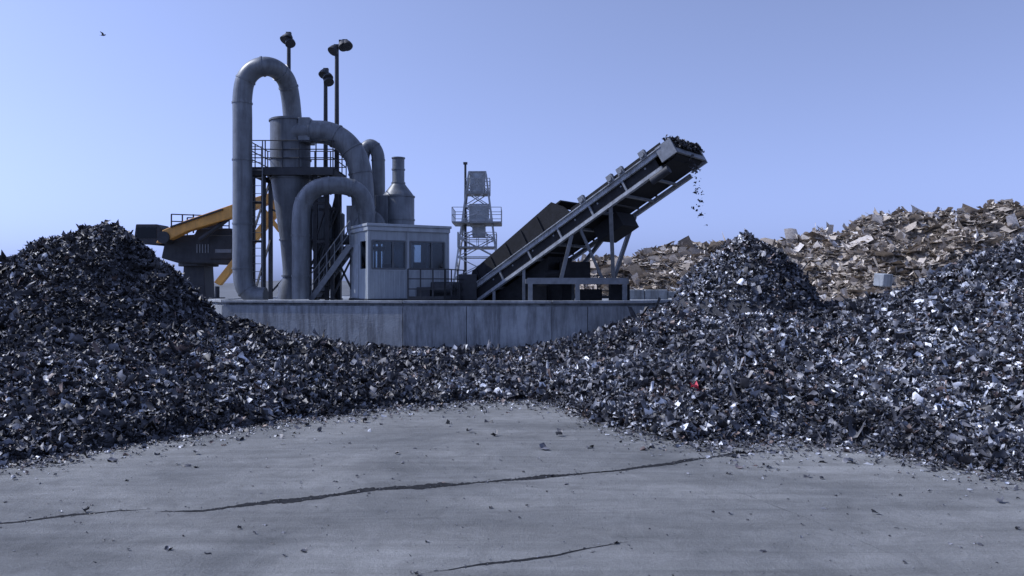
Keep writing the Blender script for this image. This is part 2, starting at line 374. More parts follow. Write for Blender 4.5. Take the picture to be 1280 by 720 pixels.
# ------------------------------------------------------------------ concrete platform
plat=empty("concrete_platform",(-2,36,0)); PZ=2.03
outline=[(-10.75,29.5),(-3.82,27.8),(1.38,27.5),(4.75,27.8),(6.9,31.0),(7.2,48),(-12.2,48),(-12.0,31.5)]
k=len(outline); ins=[( -2.5+(x+2.5)*0.985, 37+(y-37)*0.985) for x,y in outline]
mb=MB(); vs=[(x,y,-0.3) for x,y in ins]+[(x,y,PZ-0.02) for x,y in ins]
mb.add(vs,[tuple(range(k-1,-1,-1)),tuple(range(k,2*k))]+[(i,(i+1)%k,(i+1)%k+k,i+k) for i in range(k)])
mb.obj("core",M_conc,plat)
mb=MB()
splits={0:[0,1],1:[0,.43,1],2:[0,.37,1]}
for i in range(k):
    a=Vector((*outline[i],0)); b=Vector((*outline[(i+1)%k],0)); L_=(b-a).length; d=(b-a).normalized(); nrm=Vector((-d.y,d.x,0))
    sp_=splits.get(i) or list(np.linspace(0,1,max(1,round(L_/3))+1))
    for j in range(len(sp_)-1):
        p0=a+d*(L_*sp_[j]+0.010); p1=a+d*(L_*sp_[j+1]-0.010); c=(p0+p1)/2+nrm*(0.13+0.012*rng.random())
        mb.box((c.x,c.y,(PZ-0.3)/2-0.08),((p1-p0).length,0.26,PZ+0.12),(d,nrm,Vector((0,0,1))))
mb.obj("wall_panels",M_conc,plat,bevel=0.012)
mb=MB()
for i in range(k):
    a=Vector((*outline[i],0)); b=Vector((*outline[(i+1)%k],0)); d=(b-a).normalized(); nrm=Vector((-d.y,d.x,0))
    c=(a+b)/2+nrm*0.12; mb.box((c.x,c.y,PZ-0.02+0.001*i),((b-a).length-0.02,0.30,0.10),(d,nrm,Vector((0,0,1))))
mb.obj("edge_cap",M_conc2,plat,bevel=0.015)

mb=MB(); e=empty("concrete_block_wall",(7,36,0))
for i in range(5): mb.box((5.2+i*1.0,34.5,PZ+0.15 if i<2 else 1.15),(0.97,0.6,0.5 if i<2 else 2.4))
mb.obj("blocks",M_conc,e,bevel=0.03)
e=empty("concrete_block",at(1104,350,41)); mb=MB()
rz=Matrix.Rotation(.5,3,'Z')@Matrix.Rotation(.12,3,'X')
mb.box(at(1104,350,41),(0.75,0.6,0.65),(rz@Vector((1,0,0)),rz@Vector((0,1,0)),rz@Vector((0,0,1)))); mb.obj("block",M_conc,e,bevel=0.05)

# ------------------------------------------------------------------ ducts
def flange(mb,p,d,r): 
    p=Vector(p); d=Vector(d).normalized(); mb.cyl(p-d*0.03,p+d*0.03,r)
def duct(name, pts, r, rings, base=None, mat_=M_duct):
    sp=smooth_path(pts,7)
    e=empty(name,(pts[0][0],pts[0][1],PZ))
    MB().ring_path(sp,[r]*len(sp),28).obj("pipe",mat_,e,smooth=True)
    mb=MB()
    for i in rings:
        i=min(len(sp)-2,max(1,int(i*(len(sp)-1)))); flange(mb,sp[i],sp[i+1]-sp[i-1],r*1.07)
    mb.obj("flanges",mat_,e,smooth=True)
    return e
D=30.2
duct("ventilation_duct",[at(332,371,D),at(318,370,D),at(306,358,D),at(303,335,D),at(303,300,D),at(303,250,D),at(303,200,D),at(303,150,D),at(303,122,D),at(307,100,D),at(318,87,D),at(333,83,D),at(347,88,D+.4),at(358,101,D+.8),at(363,122,D+1.1),at(366,152,D+1.3)],0.36,[0.12,0.2,0.3,0.4,0.52,0.6,0.72,0.82,0.9])
D=31.3
duct("ventilation_duct",[at(366,166,D),at(392,165,D),at(412,167,D),at(430,177,D),at(443,193,D),at(450,213,D),at(453,240,D),at(455,268,D)],0.45,[0.14,0.35,0.55,0.75,0.97])
D=34
duct("ventilation_duct",[at(452,262,D),at(453,210,D),at(455,190,D),at(463,182,D),at(471,190,D),at(473,210,D),at(473,280,D)],0.28,[0.2,0.4,0.6,0.8])
D=30
duct("ventilation_duct",[at(376,374,D),at(376,345,D),at(376,310,D),at(376,275,D),at(380,252,D),at(393,237,D),at(412,232,D),at(432,233,D+.2),at(448,240,D+.4),at(457,256,D+.6),at(459,280,D+.8)],0.33,[0.1,0.25,0.4,0.6,0.75,0.95])

# cyclone separator with its gantry
D=31.6; s=D/F
cy=empty("cyclone_separator",(at(363,360,D).x,D,PZ))
cx=at(363,0,D).x; zz=lambda v,d=D: CAMH+(360-v)/F*d
prof=[(0.05,146),(0.30,147.5),(0.78,150),(0.78,178),(0.78,205),(0.74,226),(0.60,258),(0.40,300),(0.30,335),(0.30,348),(0.46,356),(0.50,374)]
MB().ring_path([(cx,D,zz(v)) for r,v in prof],[r for r,v in prof],36).obj("body",M_cyc,cy,smooth=True)
mb=MB()
for r,v in [(0.83,152),(0.82,200),(0.79,224),(0.44,300),(0.35,345)]: mb.cyl((cx,D,zz(v)-.03),(cx,D,zz(v)+.03),r)
mb.obj("stiffening_rings",M_cyc,cy,smooth=True)
mb=MB(); mb.box((at(383,0,D-.3).x,D-.25,zz(166)),(0.45,0.9,0.95)); mb.obj("outlet_transition",M_duct,cy,bevel=0.02)
x0,x1,y0,y1=at(313,0,31).x,at(418,0,31).x,30.75,33.2; dz=zz(213,31)
mb=MB()
for a,b in [((x0,y0),(x1,y0)),((x0,y1),(x1,y1))]:
    mb.beam((a[0],a[1],dz-.08),(b[0],b[1],dz-.08),0.12,0.26)
for x_ in np.linspace(x0,x1,6): mb.beam((x_,y0+.08,dz-.1),(x_,y1-.08,dz-.1),0.1,0.2)
mb.box(((x0+x1)/2,y0+0.33,dz+.08),(x1-x0,0.62,0.04)); mb.box(((x0+x1)/2,y1-0.33,dz+.08),(x1-x0,0.62,0.04))
mb.box((x0+.45,(y0+y1)/2,dz+.083),(0.9,1.15,0.04)); mb.box((x1-.45,(y0+y1)/2,dz+.083),(0.9,1.15,0.04))
mb.obj("deck",M_steel,cy)
mb=MB()
cor=[(x0,y0),(x1,y0),(x1,y1),(x0,y1)]
for i in range(4):
    a=cor[i]; b=cor[(i+1)%4]
    for hh in (0.35,0.68,1.02): mb.cyl((*a,dz+.1+hh),(*b,dz+.1+hh),0.022,n=6)
    nn=5 if i%2==0 else 3
    for q in range(nn):
        t=q/nn; px_=a[0]+(b[0]-a[0])*t; py_=a[1]+(b[1]-a[1])*t; mb.cyl((px_,py_,dz),(px_,py_,dz+1.13),0.025,n=6)
mb.obj("railing",M_steel,cy)
mb=MB()
L0=[(x0+.15,y0+.1),(x1-.25,y0+.1),(x0+.15,y1-.1),(x1-.25,y1-.1),(at(331,0,31).x,y0+.1),(at(394,0,31).x,y0+.3)]
for a in L0: mb.beam((*a,PZ),(*a,dz-.2),0.15,0.15)
for a,b in [(L0[0],L0[2]),(L0[1],L0[3])]:
    for z0 in (PZ+.1,PZ+2.6): mb.beam((*a,z0),(*b,z0+2.4),0.07); 
for z0 in (4.3,5.8):
    mb.beam((*L0[0],z0),(*L0[4],z0),0.08); mb.beam((*L0[5],z0),(*L0[1],z0),0.1)
mb.beam((*L0[2],z0),(*L0[3],z0-1.5),0.07); mb.beam((*L0[2],2.3),(*L0[3],5.4),0.07)
mb.beam((*L0[5],4.4),(*L0[1],5.8),0.06); mb.beam((*L0[5],2.9),(*L0[1],4.3),0.06)
mb.obj("support_frame",M_steel,cy)
mb=MB(); lx=at(322,0,30.7).x
for dx in (-.22,.22): mb.beam((lx+dx,30.6,PZ),(lx+dx,30.6,dz+1.1),0.04)
for z0 in np.arange(PZ+.2,dz+1,0.3): mb.cyl((lx-.22,30.6,z0),(lx+.22,30.6,z0),0.014,n=6)
mb.obj("ladder",M_rail,cy)

# stair and fan unit
D=30.6
st=empty("steel_staircase",(-7,30.6,PZ)); a=at(391,375,D); b=at(440,308,D)
a.z=PZ
mb=MB()
for off in (-.4,.4):
    o=Vector((0,off,0)); mb.beam(a+o,b+o,0.05,0.2)
    mb.cyl(a+o+Vector((0,0,.95)),b+o+Vector((0,0,.95)),0.022,n=6); mb.cyl(a+o+Vector((0,0,.5)),b+o+Vector((0,0,.5)),0.018,n=6)
    for t in np.linspace(0.03,1,6): p=a.lerp(b,t)+o; mb.cyl(p,p+Vector((0,0,.95)),0.02,n=6)
mb.obj("stringers_and_handrail",M_rail,st)
mb=MB()
for t in np.linspace(0.05,0.97,9): p=a.lerp(b,t); mb.box(p,(0.24,0.76,0.03))
mb.obj("treads",M_steel,st)
fn=empty("centrifugal_fan",(-5.9,31.2,PZ)); c=at(458,284,31.2)
mb=MB(); mb.cyl(c+Vector((0,-.3,0)),c+Vector((0,.35,0)),0.72,n=32); mb.cyl(c+Vector((0,-.42,0)),c+Vector((0,-.3,0)),0.38,0.45,n=24)
mb.box(c+Vector((-.35,0.02,.42)),(0.75,0.6,0.8)); mb.obj("housing",M_duct,fn,smooth=True)
mb=MB(); mb.cyl(c+Vector((-.9,-.1,-.5)),c+Vector((-.25,-.1,-.5)),0.2,n=16); mb.box(c+Vector((-.3,0,-.85)),(2.0,1.3,0.14))
for dx in (-1.2,-.3,.6):
    for dy in (-.6,.6): mb.beam((c.x+dx,c.y+dy,PZ),(c.x+dx,c.y+dy,c.z-.8),0.13)
mb.beam((c.x-1.2,c.y-.6,PZ+.1),(c.x-.3,c.y-.6,c.z-.9),0.07); mb.beam((c.x-.3,c.y-.6,PZ+.1),(c.x-1.2,c.y-.6,c.z-.9),0.07)
mb.obj("motor_and_stand",M_steel,fn)
rp_=empty("dust_hopper",(-7.3,31.8,PZ))
mb=MB(); c=at(401,0,32); mb.ring_path([(c.x,32,zz(v,32)) for v in (246,262,300,322,374)],[0.2,0.5,0.5,0.2,0.2],20)
c=at(418,0,32.5); mb.ring_path([(c.x,32.5,zz(v,32.5)) for v in (262,268,300,340,374)],[0.12,0.42,0.42,0.16,0.16],20)
mb.obj("body",M_cyc,rp_,smooth=True)
mb=MB()
for u in (388,398,408,424):
    p=at(u,0,31.6); mb.beam((p.x,31.6,PZ),(p.x,31.6,zz(258,31.6)),0.1)
p=at(388,0,31.6);q=at(424,0,31.6)
for v in (262,300,335): mb.beam((p.x,31.55,zz(v,31.6)),(q.x,31.55,zz(v,31.6)),0.09)
mb.beam((p.x,31.5,zz(335,31.6)),(q.x,31.5,zz(262,31.6)),0.07); mb.beam((p.x,31.5,zz(372,31.6)),(q.x,31.5,zz(300,31.6)),0.07)
mb.obj("frame",M_steel,rp_)

# chimney
D=33; ch=empty("exhaust_chimney",(at(498,0,D).x,D,PZ)); cx=at(498,0,D).x
pr=[(0.66,376),(0.66,300),(0.66,246),(0.60,243),(0.27,230),(0.25,226),(0.25,199),(0.28,198.5),(0.28,197)]
MB().ring_path([(cx,D,zz(v,D)) for r,v in pr],[r for r,v in pr],32).obj("stack",M_duct,ch,smooth=True)
mb=MB()
for r,v in [(0.69,246),(0.69,275),(0.69,310),(0.29,229),(0.28,212)]: mb.cyl((cx,D,zz(v,D)-.03),(cx,D,zz(v,D)+.03),r)
mb.obj("ring_bands",M_duct,ch,smooth=True)
mb=MB(); mb.cyl((cx-.75,D-.2,PZ),(cx-.75,D-.2,zz(262,D)),0.07,n=10); mb.cyl((cx-.95,D-.2,PZ),(cx-.95,D-.2,zz(250,D)),0.05,n=10)
mb.obj("side_pipes",M_rail,ch,smooth=True)
mb=MB()
mb.box((at(478,0,32.4).x,32.4,zz(268,32.4)),(0.5,0.5,1.5)); mb.obj("damper_box",M_cyc,ch,bevel=0.02)

# ------------------------------------------------------------------ control cabin (yawed)
a_=math.radians(29); X=Vector((math.cos(a_),math.sin(a_),0)); Y=Vector((-math.sin(a_),math.cos(a_),0)); Z=Vector((0,0,1))
O=Vector((-5.2,28.85,PZ)); W,Dp,Hc=3.16,2.2,2.72
cab=empty("control_cabin",O)
def lb(mb,x0,x1,y0,y1,z0,z1):
    c=O+X*((x0+x1)/2)+Y*((y0+y1)/2)+Z*((z0+z1)/2); mb.box(c,(x1-x0,y1-y0,z1-z0),(X,Y,Z))
mb=MB(); T=0.07; zs,zh=1.18,2.2
def wall_x(y0,y1,x0,x1,ops):
    lb(mb,x0,x1,y0,y1,0.08,zs); lb(mb,x0,x1,y0,y1,zh,Hc); cur=x0
    for (a,b) in ops: lb(mb,cur,a,y0,y1,zs,zh); cur=b
    lb(mb,cur,x1,y0,y1,zs,zh)
def wall_y(x0,x1,y0,y1,ops):
    lb(mb,x0,x1,y0,y1,0.08,zs); lb(mb,x0,x1,y0,y1,zh,Hc); cur=y0
    for (a,b) in ops: lb(mb,x0,x1,cur,a,zs,zh); cur=b
    lb(mb,x0,x1,cur,y1,zs,zh)
wall_x(0,T,0,W,[(0.14,1.42),(1.62,3.0)])
wall_x(Dp-T,Dp,0,W,[(0.2,1.4),(1.65,2.95)])
wall_y(0,T,T,Dp-T,[(0.3,0.95)])
wall_y(W-T,W,T,Dp-T,[(0.3,1.9)])
mb.obj("walls",M_booth,cab)
mb=MB(); lb(mb,-.1,W+.1,-.12,Dp+.1,Hc,Hc+.1); lb(mb,-.06,W+.06,-.07,Dp+.06,Hc-.16,Hc-.003); mb.obj("roof",M_white,cab,bevel=0.015)
mb=MB(); lb(mb,-.03,W+.03,-.03,Dp+.03,0,0.078); lb(mb,.1,W-.1,.1,Dp-.1,.079,.11); mb.obj("floor_frame",M_steel,cab)
mb=MB(); mf=MB()
for a,b in [(0.14,1.42),(1.62,3.0)]:
    for p in (a,b,a+(b-a)*.62): lb(mf,p-.03,p+.03,-.02,.05,zs,zh)
    lb(mf,a,b,-.022,.05,zs-.03,zs+.03); lb(mf,a,b,-.022,.05,zh-.03,zh+.03)
for xx in (0.0,W/2-.06,W): lb(mb,xx-.035,xx+.035,-.03,.03,.08,Hc-.16)
for xx in np.arange(.2,W-.1,.2): lb(mb,xx-.02,xx+.02,-.014,.0,.12,zs-.08)
lb(mb,0.03,W-.03,-.024,0,zs-.08,zs-.045)
mb.obj("trim_and_ribs",M_white,cab); mf.obj("window_frames",M_frame,cab)
mb=MB(); 
for a,b in [(0.14,1.42),(1.62,3.0)]: lb(mb,a,b,.03,.036,zs,zh)
for a,b in [(0.2,1.4),(1.65,2.95)]: lb(mb,a,b,Dp-.04,Dp-.034,zs,zh)
lb(mb,.03,.036,.3,.95,zs,zh); lb(mb,W-.04,W-.034,.3,1.9,zs,zh)
mb.obj("glazing",M_glass,cab)
mb=MB(); lb(mb,-.028,0,1.12,1.95,.1,2.12); lb(mb,-.07,-.028,1.2,1.23,1.0,1.2); mb.obj("door",M_white,cab,bevel=0.008)
mb=MB(); lb(mb,.4,2.6,.5,.95,.11,1.0); lb(mb,1.1,1.6,1.1,1.6,.11,.6); lb(mb,1.1,1.6,1.55,1.62,.6,1.4); lb(mb,2.0,2.5,.6,.66,1.0,1.45)
mb.obj("control_desk_and_chair",M_steel,cab)

def railing(name,p0,p1,n,h=1.0,m=M_rail):
    p0=Vector(p0);p1=Vector(p1); e=empty(name,p0); mb=MB()
    for i in range(n): p=p0.lerp(p1,i/(n-1)); mb.beam(p,p+Z*h,0.05)
    for q in (0.35,0.68,1.0): mb.beam(p0+Z*h*q,p1+Z*h*q,0.04)
    mb.box((p0+p1)/2+Z*0.06,((p1-p0).length,0.02,0.12),((p1-p0).normalized(),Z.cross((p1-p0).normalized()),Z)); mb.obj("rails_and_posts",m,e)
railing("guard_railing",(at(510,0,28.5).x,28.5,PZ+.05),(at(556,0,28.5).x,28.7,PZ+.05),4,1.1,M_steel)
railing("guard_railing",(at(556,0,28.7).x,28.7,PZ+.05),(at(580,0,30.8).x,30.6,PZ+.05),4,1.1,M_steel)
railing("guard_railing",(at(700,0,31).x,31.5,PZ+.05),(at(782,0,31).x,31.8,PZ+.05),6,0.9,M_steel)

fb=empty("feeder_drive_unit",(-1.8,30,PZ)); mb=MB()
mb.box((-2.5,30.4,PZ+.35),(1.1,0.8,.7)); mb.box((-1.7,30.9,PZ+.5),(0.7,0.8,1.0)); mb.box((-3.3,29.9,PZ+.25),(.5,.5,.5))
mb.cyl((-2.9,29.8,PZ+.45),(-2.2,29.8,PZ+.45),0.2,n=16)
mb.obj("housing",M_steel,fb,bevel=0.02)

# ------------------------------------------------------------------ belt conveyor
Tp=Vector((-2.03,31.15,2.13)); Hp=Vector((4.83,26.0,6.99)); E1=(Hp-Tp); LL=E1.length; E1.normalize()
E2=Vector((0.6,0.8,0)); E3=E1.cross(E2).normalized()
cv=empty("belt_conveyor",(1.5,29.5,PZ)); WB=2.2
def C(a,b,c): return Tp+E1*a+E2*b+E3*c
AX=(E1,E2,E3)
def cb(mb,a0,a1,b0,b1,c0,c1): mb.box(C((a0+a1)/2,(b0+b1)/2,(c0+c1)/2),(a1-a0,b1-b0,c1-c0),AX)
mb=MB(); md_=MB()
for b in (0,WB):
    cb(mb,-.2,LL+.1,b-.05,b+.05,-.10,.08); cb(mb,0.55,LL-.2,b-.05,b+.05,-.62,-.48)
    sg=-1 if b==0 else 1
    cb(mb,-.2,LL+.1,b+sg*.05,b+sg*.12,.05,.08); cb(mb,.55,LL-.2,b+sg*.05,b+sg*.12,-.62,-.59)
    aa=np.arange(.7,LL-.2,1.5)
    for i,q in enumerate(aa):
        cb(md_,q-.035,q+.035,b-.035,b+.035,-.48,-.10)
mb.obj("side_girders",M_gird,cv)
for q in np.arange(.7,LL,1.05): cb(md_,q-.04,q+.04,.05,WB-.05,-.61,-.53); cb(md_,q-.03,q+.03,.05,WB-.05,-.22,-.16)
cb(md_,LL-.1,LL+.5,-.1,-.03,-.42,.12)
cb(md_,LL+.46,LL+.52,-.03,WB+.03,-.42,-.25)
md_.obj("cross_members",M_rail,cv)
mb=MB(); cb(mb,LL-.1,LL+.5,WB+.03,WB+.1,-.48,.1); mb.obj("head_plate",M_gird,cv)
mb=MB()
for q in np.arange(.5,LL-.2,.8):
    mb.cyl(C(q,.12,.02),C(q,.75,-.10),.06,n=10); mb.cyl(C(q,.75,-.10),C(q,WB-.75,-.10),.06,n=10); mb.cyl(C(q,WB-.75,-.10),C(q,WB-.12,.02),.06,n=10)
for q in np.arange(1,LL-.2,1.6): mb.cyl(C(q,.1,-.44),C(q,WB-.1,-.44),.06,n=10)
mb.cyl(C(LL+.2,.02,-.12),C(LL+.2,WB-.02,-.12),.30,n=28); mb.cyl(C(0.2,.1,-.12),C(.2,WB-.1,-.12),.25,n=24)
mb.obj("rollers_and_drums",M_steel,cv,smooth=True)
mb=MB(); prof=[(0.1,.14),(.72,-.02),(WB/2,-.03),(WB-.72,-.02),(WB-.1,.14)]
path=[(a,0,0) for a in np.linspace(.2,LL+.1,20)]
vs=[];fs=[]
for (a,_,_) in path:
    for b,c in prof: vs.append(C(a,b,c))
    for b,c in prof: vs.append(C(a,b,c+.02))
m=len(path)
for i in range(m-1):
    for j in range(4):
        o=i*10+j; fs.append((o,o+1,o+11,o+10)); fs.append((o+5,o+6,o+16,o+15))
mb.add(vs,fs)
ang=np.linspace(math.pi/2,-math.pi/2,12); vs=[];fs=[]
for t in ang:
    for b in (.12,WB-.12): vs.append(C(LL+.2+.325*math.cos(t),b,-.12+.325*math.sin(t)))
for i in range(11): fs.append((2*i,2*i+1,2*i+3,2*i+2))
mb.add(vs,fs)
cb(mb,.2,LL+.2,.12,WB-.12,-.465,-.445)
cb(mb,.3,LL-.3,.055,.062,-.475,-.105)   # side closing sheet behind the girder
mb.obj("belt",M_dark,cv)
mb=MB()
def skirt(b0,b1):
    pr=[(0.4,.1),(1.0,.62),(5.4,.92),(5.75,.5),(5.95,.1)]
    vs=[C(a,b0,c) for a,c in pr]+[C(a,b1,c) for a,c in pr]; k=5
    mb.add(vs,[tuple(range(k)),tuple(range(2*k-1,k-1,-1))]+[(i,i+k,(i+1)%k+k,(i+1)%k) for i in range(k)])
skirt(.07,.10); skirt(WB-.10,WB-.07)
for q in np.arange(1.2,5.4,.85):
    cc=.55+.065*(q-1)
    cb(mb,q-.03,q+.03,.0,.065,.085,cc); 
    cb(mb,q-.03,q+.03,WB-.065,WB,.085,cc)
cb(mb,5.35,5.75,.1,WB-.1,.72,.78)
cb(mb,6,LL+.1,.05,.08,.085,.26); cb(mb,6,LL+.1,WB-.08,WB-.05,.085,.26)
mb.obj("skirt_plates",M_dark,cv)
mb=MB()
for q in (6.6,7.9,8.35,9.3):
    cb(mb,q-.12,q+.12,-.14,.02,.085,.34); mb.cyl(C(q,-.2,.2),C(q,-.05,.2),.09,n=12)
mb.obj("bearing_brackets",M_rail,cv)
mb=MB()
mb.cyl(C(LL+.0,-.1,-.75),C(LL-.7,-.1,-.75),.14,n=14)
mb.obj("gear_motor",M_steel,cv,smooth=True)
bz=PZ+.72
mb=MB()
bx0,bx1,by0,by1=0.55,4.1,28.3,30.6
mb.beam((bx0,by0,bz),(bx1,by0,bz),.16,.22); mb.beam((bx0,by1,bz),(bx1,by1,bz),.16,.22)
for x_ in np.linspace(bx0,bx1,4): mb.beam((x_,by0,bz-.01),(x_,by1,bz-.01),.12,.16)
for x_ in (bx0+.1,(bx0+bx1)/2,bx1-.1):
    for y_ in (by0,by1): mb.beam((x_,y_,PZ-.02),(x_,y_,bz-.11),.16,.16)
mb.obj("base_frame",M_rail,cv)
mb=MB()
mb.beam((1.75,by0,bz+.1),C(5.6,0,-.6),.13,.13); mb.beam((3.6,by0,bz+.1),C(7.4,0,-.6),.13,.13)
mb.beam((3.2,by0,bz+.1),C(6.0,0,-.6),.08,.08)
mb.beam((2.3,by1,bz+.1),C(5.6,WB,-.6),.13,.13); mb.beam((3.9,by1,bz+.1),C(7.1,WB,-.6),.13,.13)
for q in (1.6,3.2):
    for b in (0,WB): p=C(q,b,-.6); mb.beam((p.x,p.y,PZ),p,.11,.11)
mb.obj("support_legs",M_rail,cv)
mb=MB()
c=C(6.7,WB/2+.1,-.88); mb.box(c+Vector((0,0,-.02)),(1.1,1.2,.55),AX)
mb.box((2.3,29.4,bz+.4),(1.1,.9,.6)); mb.box((3.9,29.0,PZ+.3),(.7,.6,.6)); mb.box((.95,29.0,PZ+.28),(.6,.6,.55)); mb.cyl((1.2,29.2,bz+.25),(1.9,29.2,bz+.25),.17,n=14)
mb.box((1.6,29.6,PZ+.3),(.5,.7,.6)); mb.box((2.9,29.4,PZ+.22),(.8,.5,.42))
pr=[C(.9,.3,-.63),C(4.2,.3,-.63),Vector((C(4.2,.3,-.63).x,C(4.2,.3,0).y,PZ)),Vector((C(.9,.3,0).x,C(.9,.3,0).y,PZ-.03))]
pr2=[p+E2*1.6 for p in pr]
mb.add(pr+pr2,[(0,1,2,3),(7,6,5,4),(0,4,5,1),(1,5,6,2),(2,6,7,3),(3,7,4,0)])
mb.obj("underbelt_housing",M_dark,cv,bevel=0.02)
n=3200; a=rng.uniform(.6,LL+.4,n); b=np.clip(rng.normal(WB/2,.5,n),.2,WB-.2)
P=np.array([C(a[i],b[i],.05+rng.uniform(0,.36)*max(0,1-abs(b[i]-WB/2)/1.1)) for i in range(n)])
V,Q=chips(P,rng.uniform(.08,.26,n),rng.uniform(.3,.9,n)); np_obj("scrap_load",V,Q,tones(n)*.6,M_scrap,cv)
n=500; th=rng.uniform(-.2,1.6,n); b=rng.uniform(.2,WB-.2,n)
P=np.array([C(LL+.2+(.34+rng.uniform(0,.1))*math.cos(th[i]),b[i],-.12+(.36+rng.uniform(0,.12))*math.sin(th[i])) for i in range(n)])
V,Q=chips(P,rng.uniform(.06,.18,n),rng.uniform(.3,.9,n)); np_obj("head_scrap",V,Q,tones(n)*.4,M_scrap,cv)
hd=C(LL+.5,WB/2,0)
n=80; t=rng.beta(1,1.6,n); P=np.stack([hd.x+.1+.35*np.sqrt(t)+rng.normal(0,.09,n),hd.y-.25*np.sqrt(t)+rng.normal(0,.1,n),hd.z-.35-2.4*t+rng.normal(0,.05,n)],-1)
V,Q=chips(P,rng.uniform(.03,.12,n),rng.uniform(.2,.9,n)); np_obj("falling_scrap",V,Q,tones(n)*.5,M_scrap)

# ------------------------------------------------------------------ floodlight poles
def lamp_pole(u,vtop,d,heads):
    p=at(u,vtop,d); e=empty("floodlight_pole",(p.x,d,PZ)); mb=MB()
    mb.ring_path([(p.x,d,PZ),(p.x,d,(PZ+p.z)/2),(p.x,d,p.z)],[.12,.10,.08],12); mb.box((p.x,d,PZ+.03),(.4,.4,.06))
    mb.obj("mast",M_steel,e,smooth=True); mb=MB(); mh=MB()
    for dx,dz_,ty in heads:
        q=Vector((p.x+dx,d-.12,p.z+dz_)); mb.beam((p.x,d,p.z+dz_*.6-.05),(q.x,q.y,q.z+.04),.05)
        dirv=Vector((ty,-.5,-.8)).normalized()
        mh.ring_path([q-dirv*.16,q-dirv*.12,q,q+dirv*.13],[.08,.15,.20,.22],16)
        mh.box(q-dirv*.2,(.2,.16,.14))
    mb.obj("bracket",M_steel,e); mh.obj("lamp_heads",M_steel,e,smooth=True)
lamp_pole(361,50,33.6,[(-.08,.02,-.4),(.08,-.12,.3),(.0,.08,0)])
lamp_pole(421,60,32.0,[(-.08,-.1,-.4),(.28,.08,.4),(.42,.1,.4)])
lamp_pole(407,92,33.4,[(.1,-.15,.4),(-.02,-.02,-.2),(.14,-.32,.3)])

# ------------------------------------------------------------------ lattice tower
D=55; c=at(597,0,D); tw=empty("lattice_tower",(c.x,D,0)); mb=MB()
zt=zz(216,D)
def leg(z,sx,sy):
    w=1.9-1.33*min(1,z/zt); return Vector((c.x+sx*w,D+sy*w,z))
lv=[0,1.6,3.2,4.6,5.9,7.1,8.1,9.1,zt]
for i in range(len(lv)-1):
    for sx,sy,tx,ty in [(-1,-1,1,-1),(1,-1,1,1),(1,1,-1,1),(-1,1,-1,-1)]:
        mb.beam(leg(lv[i],sx,sy),leg(lv[i+1],sx,sy),.11)
        mb.beam(leg(lv[i],sx,sy),leg(lv[i+1],tx,ty),.06); mb.beam(leg(lv[i],tx,ty),leg(lv[i+1],sx,sy),.06); mb.beam(leg(lv[i+1],sx,sy),leg(lv[i+1],tx,ty),.07)
mb.obj("lattice_frame",M_gird,tw)
mb=MB(); mr=MB()
for v,w in [(243,.85),(280,1.65),(310,1.3)]:
    z=zz(v,D); mb.box((c.x,D,z),(2*w,2*w,.10))
    cc=[(c.x-w,D-w),(c.x+w,D-w),(c.x+w,D+w),(c.x-w,D+w)]
    for i in range(4):
        a=cc[i];b=cc[(i+1)%4]
        for hh in (.5,1.0): mr.beam((*a,z+hh),(*b,z+hh),.04)
        for t in (0,.25,.5,.75): mr.beam((a[0]+(b[0]-a[0])*t,a[1]+(b[1]-a[1])*t,z),(a[0]+(b[0]-a[0])*t,a[1]+(b[1]-a[1])*t,z+1.0),.04)
mb.obj("decks",M_rail,tw); mr.obj("railings",M_gird,tw)
mb=MB(); mb.box((at(597,0,D).x,D,zz(229,D)),(1.05,1.0,1.45)); mb.box((at(599,0,D).x,D,zz(267,D)),(1.35,1.2,1.25)); mb.box((at(597,0,D).x+.1,D,zz(290,D)),(.9,.8,.7))
mb.obj("equipment_cabinets",M_white,tw,bevel=0.03)
mb=MB(); p=at(582,205,D); mb.ring_path([(p.x,D-.3,0),(p.x,D-.3,p.z)],[.12,.08],10); mb.box((p.x,D-.3,p.z),(.28,.2,.15)); mb.beam((p.x,D-.3,zz(279,D)),(c.x,D-.3,zz(279,D)),.06)
mb.obj("mast",M_steel,tw)

# ------------------------------------------------------------------ material handler crane
mh_=empty("material_handler",(-15,37.5,0)); D=37
sx=lambda u,d=36.2:(u-640)/F*d
sz=lambda v,d=36.2:CAMH+(360-v)/F*d
mb=MB()
mb.prism([(sx(214),0.8),(sx(248),0.8),(sx(244),sz(330)),(sx(218),sz(330))],37.2,38.4)
mb.box((sx(231),37.8,.65),(4.2,2.6,.5)); mb.cyl((sx(231),37.8,sz(332)),(sx(231),37.8,sz(325)),.9,n=24)
mb.obj("pedestal",M_mach,mh_,bevel=0.03)
mb=MB()
for dx in (-1.6,1.6):
    for dy in (-1.3,1.3): mb.cyl((sx(231)+dx,37.8+dy-.2,.55),(sx(231)+dx,37.8+dy+.2,.55),.55,n=24)
mb.obj("wheels",M_dark,mh_,smooth=True)
mb=MB()
mb.prism([(sx(194),sz(322)),(sx(214),sz(328)),(sx(288),sz(330)),(sx(289),sz(300)),(sx(283),sz(284)),(sx(240),sz(284)),(sx(236),sz(292)),(sx(200),sz(294))],36.8,38.9)
mb.obj("upper_structure",M_mach,mh_,bevel=0.05)
mb=MB(); mb.box((sx(272),36.76,sz(308)),(1.15,.06,1.1)); mb.obj("counterweight_plate",M_steel,mh_,bevel=.02)
mb=MB()
for i in range(5): mb.box((sx(240)+i*.13,36.78,sz(310)),(.05,.03,.4))
mb.box((sx(274),36.72,sz(313)),(.75,.02,.16)); mb.obj("vents_and_panel",M_rail,mh_)
mb=MB(); mb.prism([(sx(160),sz(303)),(sx(193),sz(306)),(sx(195),sz(284)),(sx(190),sz(279)),(sx(163),sz(279))],36.7,37.9)
